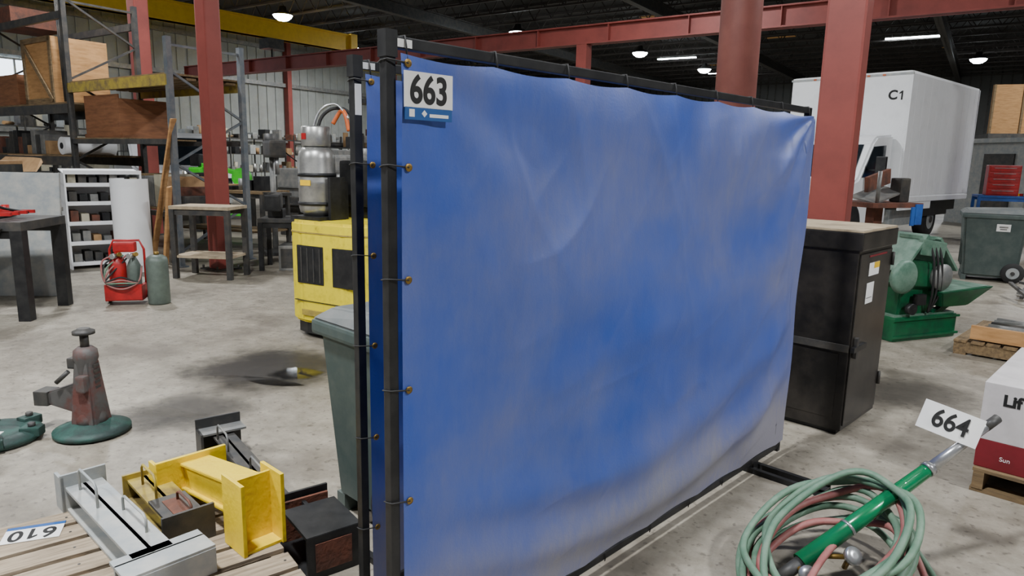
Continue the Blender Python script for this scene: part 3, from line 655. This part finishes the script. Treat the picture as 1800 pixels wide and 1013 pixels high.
# ---------------------------------------------------------------- right background
b=B(); b.bx(0,4,0,2.4,0,2.3,lgrey,bev=.02)
for i in range(20): b.bx(.1+i*.2,.16+i*.2,-.03,0,.1,2.2,grey)
b.bx(-.2,4.2,-.4,2.6,2.3,2.42,lgrey); b.bx(-.05,-.0,.4,1.3,.0,2,darkgrey)
b.done('site_office',(13.6,18.6,0),15)
b=B(); b.bx(0,5,0,.1,2.7,4.2,ply)
for i in range(7): b.bx(i*.8,i*.8+.06,-.06,0,2.7,4.2,woodd)
b.bx(0,5,-.08,1.4,2.55,2.7,darkgrey)
for x in (.1,2.5,4.9): b.bx(x-.06,x+.06,0,.12,0,2.6,darkgrey); b.bx(x-.06,x+.06,1.2,1.3,0,2.6,darkgrey)
b.done('mezzanine',(15.0,22.5,0),-20)
def bench(name,loc,rz,L,Wd,h,top,leg,shelf=True,items=(),lt=.03,slat=.05):
    b=B(); b.bx(0,L,0,Wd,h-slat,h,top,bev=.004)
    for x in (lt,L-lt):
        for y in (lt,Wd-lt): b.bx(x-lt,x+lt,y-lt,y+lt,0,h-slat,leg)
    b.bx(lt,L-lt,.02,.05,h-slat-.07,h-slat,leg); b.bx(lt,L-lt,Wd-.05,Wd-.02,h-slat-.07,h-slat,leg)
    if shelf: b.bx(.02,L-.02,.02,Wd-.02,.26,.29,top)
    for it in items: it(b,h)
    return b.done(name,loc,rz)
def chest(b,h):
    b.bx(.15,.75,.1,.5,h,h+.66,redpaint,bev=.02)
    for z in (.03,.16,.28,.40,.52): b.bx(.18,.72,.088,.1,h+z,h+z+.1,redpaint,bev=.004); b.bx(.25,.65,.075,.088,h+z+.07,h+z+.08,chrome)
    b.hexa([(1.0,.1,h),(1.6,.1,h),(1.6,.5,h),(1.0,.5,h),(.95,.05,h+.4),(1.65,.05,h+.4),(1.65,.55,h+.4),(.95,.55,h+.4)],bluep,bev=.01)
    for k in range(6): b.box((.8+k*.03,.2,h+.03),(.2,.05,.05),[orange,yellow,redpaint,grey][k%4],rot=(0,0,k*25))
bench('work_table',(10.25,15.4,0),-25,2.6,.8,1.0,bluep,bluep,True,(chest,))
# ---------------------------------------------------------------- left area
b=B()
def post(x,y,h,m=rackblue): b.box((x,y,h/2),(.08,.07,h),m); b.box((x,y,.01),(.14,.14,.02),m)
def upright(x,h,m=rackblue,dep=-1.07):
    post(x,0,h,m); post(x,dep,h,m)
    z=.2; k=0
    while z<h-.6:
        b.bar((x,0 if k%2==0 else dep,z),(x,dep if k%2==0 else 0,z+.6),.03,.03,m); z+=.6; k+=1
    b.bar((x,0,h-.1),(x,dep,h-.1),.03,.03,m)
def beam(x0,x1,z,m,dep=-1.07,hh=.11):
    for y in (.01,dep-.01): b.bx(x0,x1,y-.025,y+.025,z-hh,z,m)
D=-1.07
upright(0,3.02); upright(2.75,3.85,darkgrey); upright(6.0,3.9,darkgrey)
beam(0,2.75,2.55,yellow3,hh=.14); b.bx(.05,2.7,0,D,2.55,2.575,woodd)
for k in range(5): b.bx(.05,2.7,D+.06+k*.2,D+.2+k*.2,2.50,2.53,woodd)
beam(0,2.75,1.72,darkgrey,hh=.07); b.bx(1.2,2.7,0,D,1.72,1.74,woodd)
b.bx(1.5,2.5,-.08,-.10,1.74,2.36,plyd); b.bx(1.45,2.6,-.10,-.9,1.74,1.80,plyd); b.bx(1.5,1.52,-.1,-.8,1.74,2.3,plyd)
beam(0,2.75,.75,darkgrey,hh=.07); b.bx(.1,2.7,-.1,D,.75,.77,woodd)
for k in range(12):
    x=.15+k*.2; hh=random.uniform(.1,.5); b.bx(x,x+.16,-.2,-.8,.77,.77+hh,random.choice([grey,darkgrey,beige,cardb,rust,black,woodd]),bev=.01)
for z in (2.25,1.45,.6): beam(2.75,6.0,z,darkgrey,hh=.14)
b.bx(2.8,6,0,D,2.25,2.28,woodd); b.bx(2.8,6,0,D,1.45,1.48,woodd); b.bx(2.8,6,0,D,.60,.63,woodd)
beam(2.75,6.0,3.6,darkgrey)
b.bx(3.35,4.3,-.04,-.9,2.28,3.30,ply,bev=.004); b.bx(3.32,4.33,-.02,-.04,2.28,2.36,woodd); b.bx(3.32,4.33,-.02,-.04,3.22,3.30,woodd); b.bx(4.25,4.33,-.02,-.04,2.28,3.30,woodd); b.bx(3.32,3.4,-.02,-.04,2.28,3.30,woodd)
b.bar((3.36,-.02,2.32),(4.3,-.02,3.26),.02,.07,woodd)
b.bx(4.8,5.8,-.1,-.95,2.28,2.8,plyd); b.bx(4.8,5.8,-.1,-.95,3.6,3.9,rust)
for k in range(6): b.cyl((2.9+k*.05,-.1,2.3),(2.95+k*.05,-.1,3.9+.05*k),.012,darkgrey,seg=8)
b.cyl((3.4,-.1,1.62),(3.4,-.9,1.62),.14,white,seg=24); b.cyl((3.4,-.09,1.62),(3.4,-.1,1.62),.05,black,seg=16)
for k in range(12):
    x=3.8+k*.17; hh=random.uniform(.1,.4); b.bx(x,x+.14,-.08,-.6,1.48,1.48+hh,random.choice([grey,darkgrey,beige,cardb,rust,black]),bev=.01)
for k in range(14):
    x=2.85+k*.21; hh=random.uniform(.1,.5); b.bx(x,x+.17,-.08,-.7,.63,.63+hh,random.choice([grey,darkgrey,beige,cardb,rust,black,ply]),bev=.01)
b.box((3.3,-.3,1.02),(.45,.4,.3),beige,bev=.02); b.hexa([(3.9,-.02,1.48),(5.2,-.02,1.48),(5.2,-.1,1.48),(3.9,-.1,1.48),(3.7,.2,1.2),(5.4,.3,1.15),(5.4,.28,1.15),(3.7,.18,1.2)],cardb)
RL=math.degrees(math.atan2(.559,-.829))
b.done('pallet_rack',(-4.53,9.33,0),RL)
def clamps(b,h):
    for k in range(4):
        b.bar((.9+.0,.15+k*.12,h+.05),(1.55,.12+k*.13,h+.06),.03,.03,redpaint); b.cyl((1.3,.15+k*.12,h+.03),(1.3,.15+k*.12,h+.12),.03,redpaint,seg=12)
    b.box((1.15,.4,h+.03),(.35,.5,.05),darkgrey,bev=.01); b.box((.6,.4,h+.1),(.4,.3,.2),grey,bev=.02); b.bar((1.35,-.03,h-.3),(1.52,-.02,h-.05),.05,.03,darkgrey)
    b.stube([(1.2,.3,h+.06),(1.3,.2,h+.16),(1.4,.3,h+.1),(1.5,.5,h+.05)],.012,rubber)
bench('welding_table',(-6.02,5.85,0),8,1.68,.8,.90,darkgrey,black,False,(clamps,),lt=.05,slat=.08)
b=B(); b.hexa([(0,0,0),(1.6,0,0),(1.6,.03,0),(0,.03,0),(0,.14,1.30),(1.6,.14,1.30),(1.6,.17,1.30),(0,.17,1.30)],lgrey,bev=.003)
for z in (.25,.9): b.bx(0,1.6,.13,.16,z,z+.04,grey)
b.done('leaning_panel',(-6.4,7.1,0),5)
b=B(); b.bx(0,1.2,0,.6,1.36,1.40,cardb); b.bx(0,1.2,0,.6,.0,1.36,darkgrey,bev=.01); b.box((.75,.2,1.56),(.34,.28,.32),beige,bev=.02); b.bx(.05,.4,.1,.4,1.4,1.52,darkgrey,bev=.01)
b.done('storage_cabinet',(-7.3,8.05,0),12)
b=B(); b.bx(0,.02,0,.9,0,1.25,white); b.bx(.0,.45,-.0,.02,0,1.25,white); b.bx(0,.45,.88,.9,0,1.25,white)
for z in (.05,.32,.58,.84,1.08,1.24): b.hexa([(0,0,z+.05),(.45,0,z-.0),(.45,.9,z-.0),(0,.9,z+.05),(0,0,z+.065),(.45,0,z+.015),(.45,.9,z+.015),(0,.9,z+.065)],white); b.bx(.44,.455,0,.9,z-.0,z+.05,white)
for z in (.08,.35,.61,.87,1.11):
    for k in range(7): b.bx(.12,.38,.05+k*.12,.14+k*.12,z+.01,z+.03+random.uniform(.04,.13),random.choice([grey,darkgrey,cardb,black,rust,beige]),bev=.004)
b.done('white_parts_shelf',(-6.05,9.25,0),-50)
b=B(); b.grid(lambda u,v:(.22*math.cos(u*4.6-.8),.22*math.sin(u*4.6-.8),1.20*v),30,4,white)
b.grid(lambda u,v:(.198*math.cos(u*4.6-.8),.198*math.sin(u*4.6-.8),1.20*v),30,4,white)
b.done('rolled_white_sheet',(-4.98,9.0,.0),180)
b=B(); b.bar((0,0,.02),(.50,-.16,1.98),.02,.14,ply); b.done('leaning_wood_board',(-4.98,9.43,0),0)
b=B(); b.bar((0,0,.02),(.20,-.16,1.1),.03,.10,ply); b.done('leaning_wood_board',(-4.72,9.28,0),0)
b=B(); b.bx(-.17,.17,-.13,.13,.05,.09,redpaint,bev=.01); b.bx(-.17,-.14,-.13,.13,.05,.2,redpaint); b.bx(.14,.17,-.13,.13,.05,.2,redpaint); b.bx(-.17,.17,-.14,-.12,.06,.22,redpaint,bev=.005)
b.lathe([(.02,0),(.075,0),(.08,.02),(.08,.32),(.06,.38),(.03,.41),(.02,.44)],redpaint,(-.07,0,.09),20); b.lathe([(.02,0),(.06,0),(.065,.02),(.065,.30),(.04,.36),(.02,.40)],tankgrey,(.08,0,.09),20)
b.tube([(-.16,.1,.1),(-.16,.1,.55),(-.12,.1,.64),(.12,.1,.64),(.16,.1,.55),(.16,.1,.1)],.012,redpaint)
b.box((0,.04,.58),(.2,.12,.10),redpaint,bev=.02)
for k in range(5): b.stube([(-.07+k*.03,0,.5),(-.18+.02*k,-.1,.45-.03*k),(-.15,-.16,.25),(.0,-.18,.18+.03*k),(.15,-.15,.25),(.17,-.08,.4)],.009,[hosered,rubber,hosegreen][k%3])
for x in (-.07,.08): b.cyl((x,-.02,.5),(x+.05,-.08,.52),.022,brass,seg=12); b.cyl((x,-.06,.5),(x-.02,-.1,.5),.028,chrome,seg=14)
for x in (-.19,.19): b.wheel((x,.1,.06),.06,.03,'X')
b.done('portable_torch_outfit',(-3.95,6.95,0),15)
b=B(); b.lathe([(.06,0),(.10,.0),(.105,.02),(.105,.44),(.095,.48),(.06,.505),(.03,.51)],tankgrey,seg=28); b.cyl((0,0,.5),(0,0,.54),.025,brass,seg=12)
b.done('gas_cylinder',(-3.64,6.98,0),0)
bench('steel_work_stand',(-4.22,8.45,0),-5,.76,.50,.90,tan,darkgrey,True,(),lt=.03,slat=.04)
def vis(b,h):
    b.box((.2,.3,h+.06),(.2,.24,.12),black,bev=.02); b.box((.2,.3,h+.22),(.12,.34,.2),darkgrey,bev=.03); b.cyl((.2,.05,h+.2),(.2,.5,h+.2),.05,darkgrey); b.bx(.1,.3,.0,.1,h+.1,h+.32,black,bev=.02)
bench('work_table',(-3.40,9.15,0),8,.95,.6,.70,darkgrey,black,False,(vis,),lt=.03)
b=B(); b.bx(0,.55,0,.45,0,.34,grey,bev=.01); b.bx(.03,.52,-.006,0,.04,.3,darkgrey); b.cyl((.2,-.02,.17),(.35,-.02,.17),.012,black)
b.done('steel_box',(-3.15,9.20,0),8)
def clut(b,h):
    for k in range(9):
        x=.05+k*.2; hh=random.uniform(.06,.35)
        if k%3: b.bx(x,x+.16,.1,.5,h,h+hh,random.choice([grey,darkgrey,cardb,rust,black,beige]),bev=.01)
        else: b.cyl((x+.08,.2,h),(x+.08,.2,h+hh),.06,random.choice([grey,alum,darkgrey,orange]),seg=14)
bench('work_table',(-5.9,12.0,0),-20,1.9,.7,.95,woodd,darkgrey,True,(clut,))
bench('work_table',(-3.1,11.6,0),-10,1.9,.7,.9,darkgrey,black,True,(clut,))
def lathe_m(loc,rz,c=grey,c2=darkgrey):
    b=B(); b.bx(0,.45,0,.5,0,.75,c2,bev=.02); b.bx(1.5,1.85,0,.5,0,.75,c2,bev=.02); b.bx(-.05,1.9,.05,.45,.75,.92,c,bev=.01)
    b.bx(-.05,.45,.0,.5,.92,1.3,c,bev=.03); b.cyl((.45,.25,1.1),(.56,.25,1.1),.12,chrome); b.bx(1.5,1.75,.12,.38,.92,1.2,c,bev=.03); b.bx(.8,1.05,-.08,.5,.88,1.0,c2,bev=.01); b.box((.92,.1,1.05),(.12,.12,.12),black)
    b.cyl((.92,-.1,.85),(.92,-.14,.85),.08,black); b.bx(-.02,1.85,-.1,.55,.60,.63,c2)
    b.done('lathe_machine',loc,rz)
def mill_m(loc,rz,c=grey,h=1.9):
    b=B(); b.bx(0,.6,0,.8,0,.15,darkgrey,bev=.02); b.bx(.12,.48,.4,.78,.15,h-.3,c,bev=.04); b.bx(.15,.45,-.1,.85,h-.45,h-.2,c,bev=.03); b.cyl((.3,0,h-.7),(.3,0,h+.05),.11,c); b.cyl((.3,0,h+.05),(.3,0,h+.3),.09,black); b.cyl((.3,0,h-.85),(.3,0,h-.7),.04,chrome)
    b.bx(.12,.48,.1,.45,.45,.8,c,bev=.02); b.bx(-.3,.9,-.02,.28,.8,.9,c,bev=.01); b.cyl((-.3,.13,.85),(-.42,.13,.85),.09,darkgrey); b.cyl((.9,.13,.85),(1.02,.13,.85),.09,darkgrey)
    b.done('milling_machine',loc,rz)
def drill_m(loc,rz,c=darkgrey,h=1.75):
    b=B(); b.bx(-.22,.22,-.3,.25,0,.06,c,bev=.01); b.cyl((0,.1,.06),(0,.1,h),.045,grey); b.box((0,-.08,h-.12),(.24,.6,.26),c,bev=.04); b.cyl((0,-.25,h-.5),(0,-.25,h-.2),.03,chrome); b.box((0,-.18,.95),(.36,.34,.04),c); b.cyl((.12,-.2,h-.15),(.3,-.25,h-.3),.01,black); b.cyl((0,.2,h-.1),(0,.2,h+.12),.09,c)
    b.done('drill_press',loc,rz)
drill_m((-3.75,10.9,0),30); drill_m((-2.45,10.7,0),-20,grey,1.55)
lathe_m((-4.6,13.6,0),-20); lathe_m((-2.8,13.0,0),-34,beige,grey); mill_m((-4.6,15.9,0),-30); mill_m((-3.0,15.0,0),-34,darkgrey,2.0)
mill_m((-10.9,17.0,0),-30,beige,2.1); lathe_m((-6.2,21.6,0),-34,grey,black); mill_m((-4.0,21.0,0),-34,grey,2.2)
lathe_m((-13.0,18.2,0),56); lathe_m((-13.9,15.6,0),56,beige,darkgrey); mill_m((-11.9,22.3,0),10,darkgrey,2.1)
# lime green saw with pedestal
b=B(); b.bx(0,1.3,0,.4,.78,.90,lime,bev=.02)
for x in (.1,1.15): b.bx(x,x+.08,.05,.35,0,.78,darkgrey)
b.bx(0,.26,.05,.35,.90,1.28,lime,bev=.04); b.box((.6,.2,1.25),(.9,.12,.09),lime,rot=(0,10,0),bev=.02); b.cyl((1.05,.12,1.1),(1.05,.26,1.1),.18,lime); b.bx(.4,.7,-.02,.4,.90,1.0,darkgrey,bev=.01); b.box((.13,.15,1.42),(.2,.16,.24),black,bev=.02); b.bx(.2,1.1,.0,.4,.35,.38,lime)
b.done('green_band_saw',(-6.45,13.75,0),-8)
b=B(); prof=[(-2.6,.45),(-2.65,.95),(-2.5,1.15),(-1.3,1.25),(-.75,1.95),(-.6,2.05),(.7,2.07),(.95,1.3),(2.7,1.25),(2.7,.45)]
b.prism(prof,-.98,.98,white,bev=.05); 
for y in (-.995,.985): b.prism([(-1.15,1.27),(-.68,1.9),(-.05,1.95),(-.05,1.27)],y,y+.01,glass); b.prism([(.05,1.27),(.05,1.95),(.62,1.95),(.8,1.3)],y,y+.01,glass)
b.hexa([(-1.36,-.82,1.27),(-1.36,.82,1.27),(-1.3,.82,1.27),(-1.3,-.82,1.27),(-.82,-.74,1.92),(-.82,.74,1.92),(-.76,.74,1.92),(-.76,-.74,1.92)],glass)
b.bx(-2.7,-2.62,-.6,.6,.65,1.0,darkgrey); b.bx(-2.72,-2.6,-.9,.9,.42,.58,lgrey,bev=.02); b.bx(-2.67,-2.6,-.93,-.65,.75,1.0,glass); b.bx(-2.67,-2.6,.65,.93,.75,1.0,glass)
b.bx(1.1,2.62,-.8,.8,1.24,1.27,black)
for x in (-1.7,1.75):
    for y in (-.88,.88): b.wheel((x,y,.4),.40,.24)
b.done('pickup_truck',(-8.9,18.0,0),125)
def shelving(loc,rz,L,h,lv,seed):
    random.seed(seed); b=B()
    for i in range(int(L/1.5)+1):
        for y in (0,.6): b.bx(i*1.5-.02,i*1.5+.02,y-.02,y+.02,0,h,darkgrey)
    for z in lv:
        b.bx(0,L,0,.6,z-.03,z,darkgrey); x=.08
        while x<L-.35:
            w_=random.uniform(.12,.4); hh=random.uniform(.08,.42); k=random.random(); m_=random.choice([grey,darkgrey,rust,cardb,black,beige,alum,lgrey,woodd])
            if k<.65: b.bx(x,x+w_,.05,.5,z,z+hh,m_,bev=.01)
            elif k<.85: b.cyl((x+.08,.2,z),(x+.08,.2,z+hh),.07,m_,seg=14); 
            else: b.cyl((x,.1,z+.06),(x+w_,.4,z+.06),.055,m_,seg=12)
            x+=w_+random.uniform(.02,.12)
    b.done('storage_shelving',loc,rz)
shelving((-5.2,19.2,0),-34,4.5,2.1,(.15,.7,1.25,1.8),3)
shelving((-12.6,24.5,0),56,9,2.4,(.2,.9,1.6,2.2),5)
shelving((-17.6,18.0,0),56,7.5,2.6,(.2,.9,1.6,2.3),6)
shelving((-5.5,25.5,0),-34,6,2.4,(.2,.9,1.6,2.2),11)
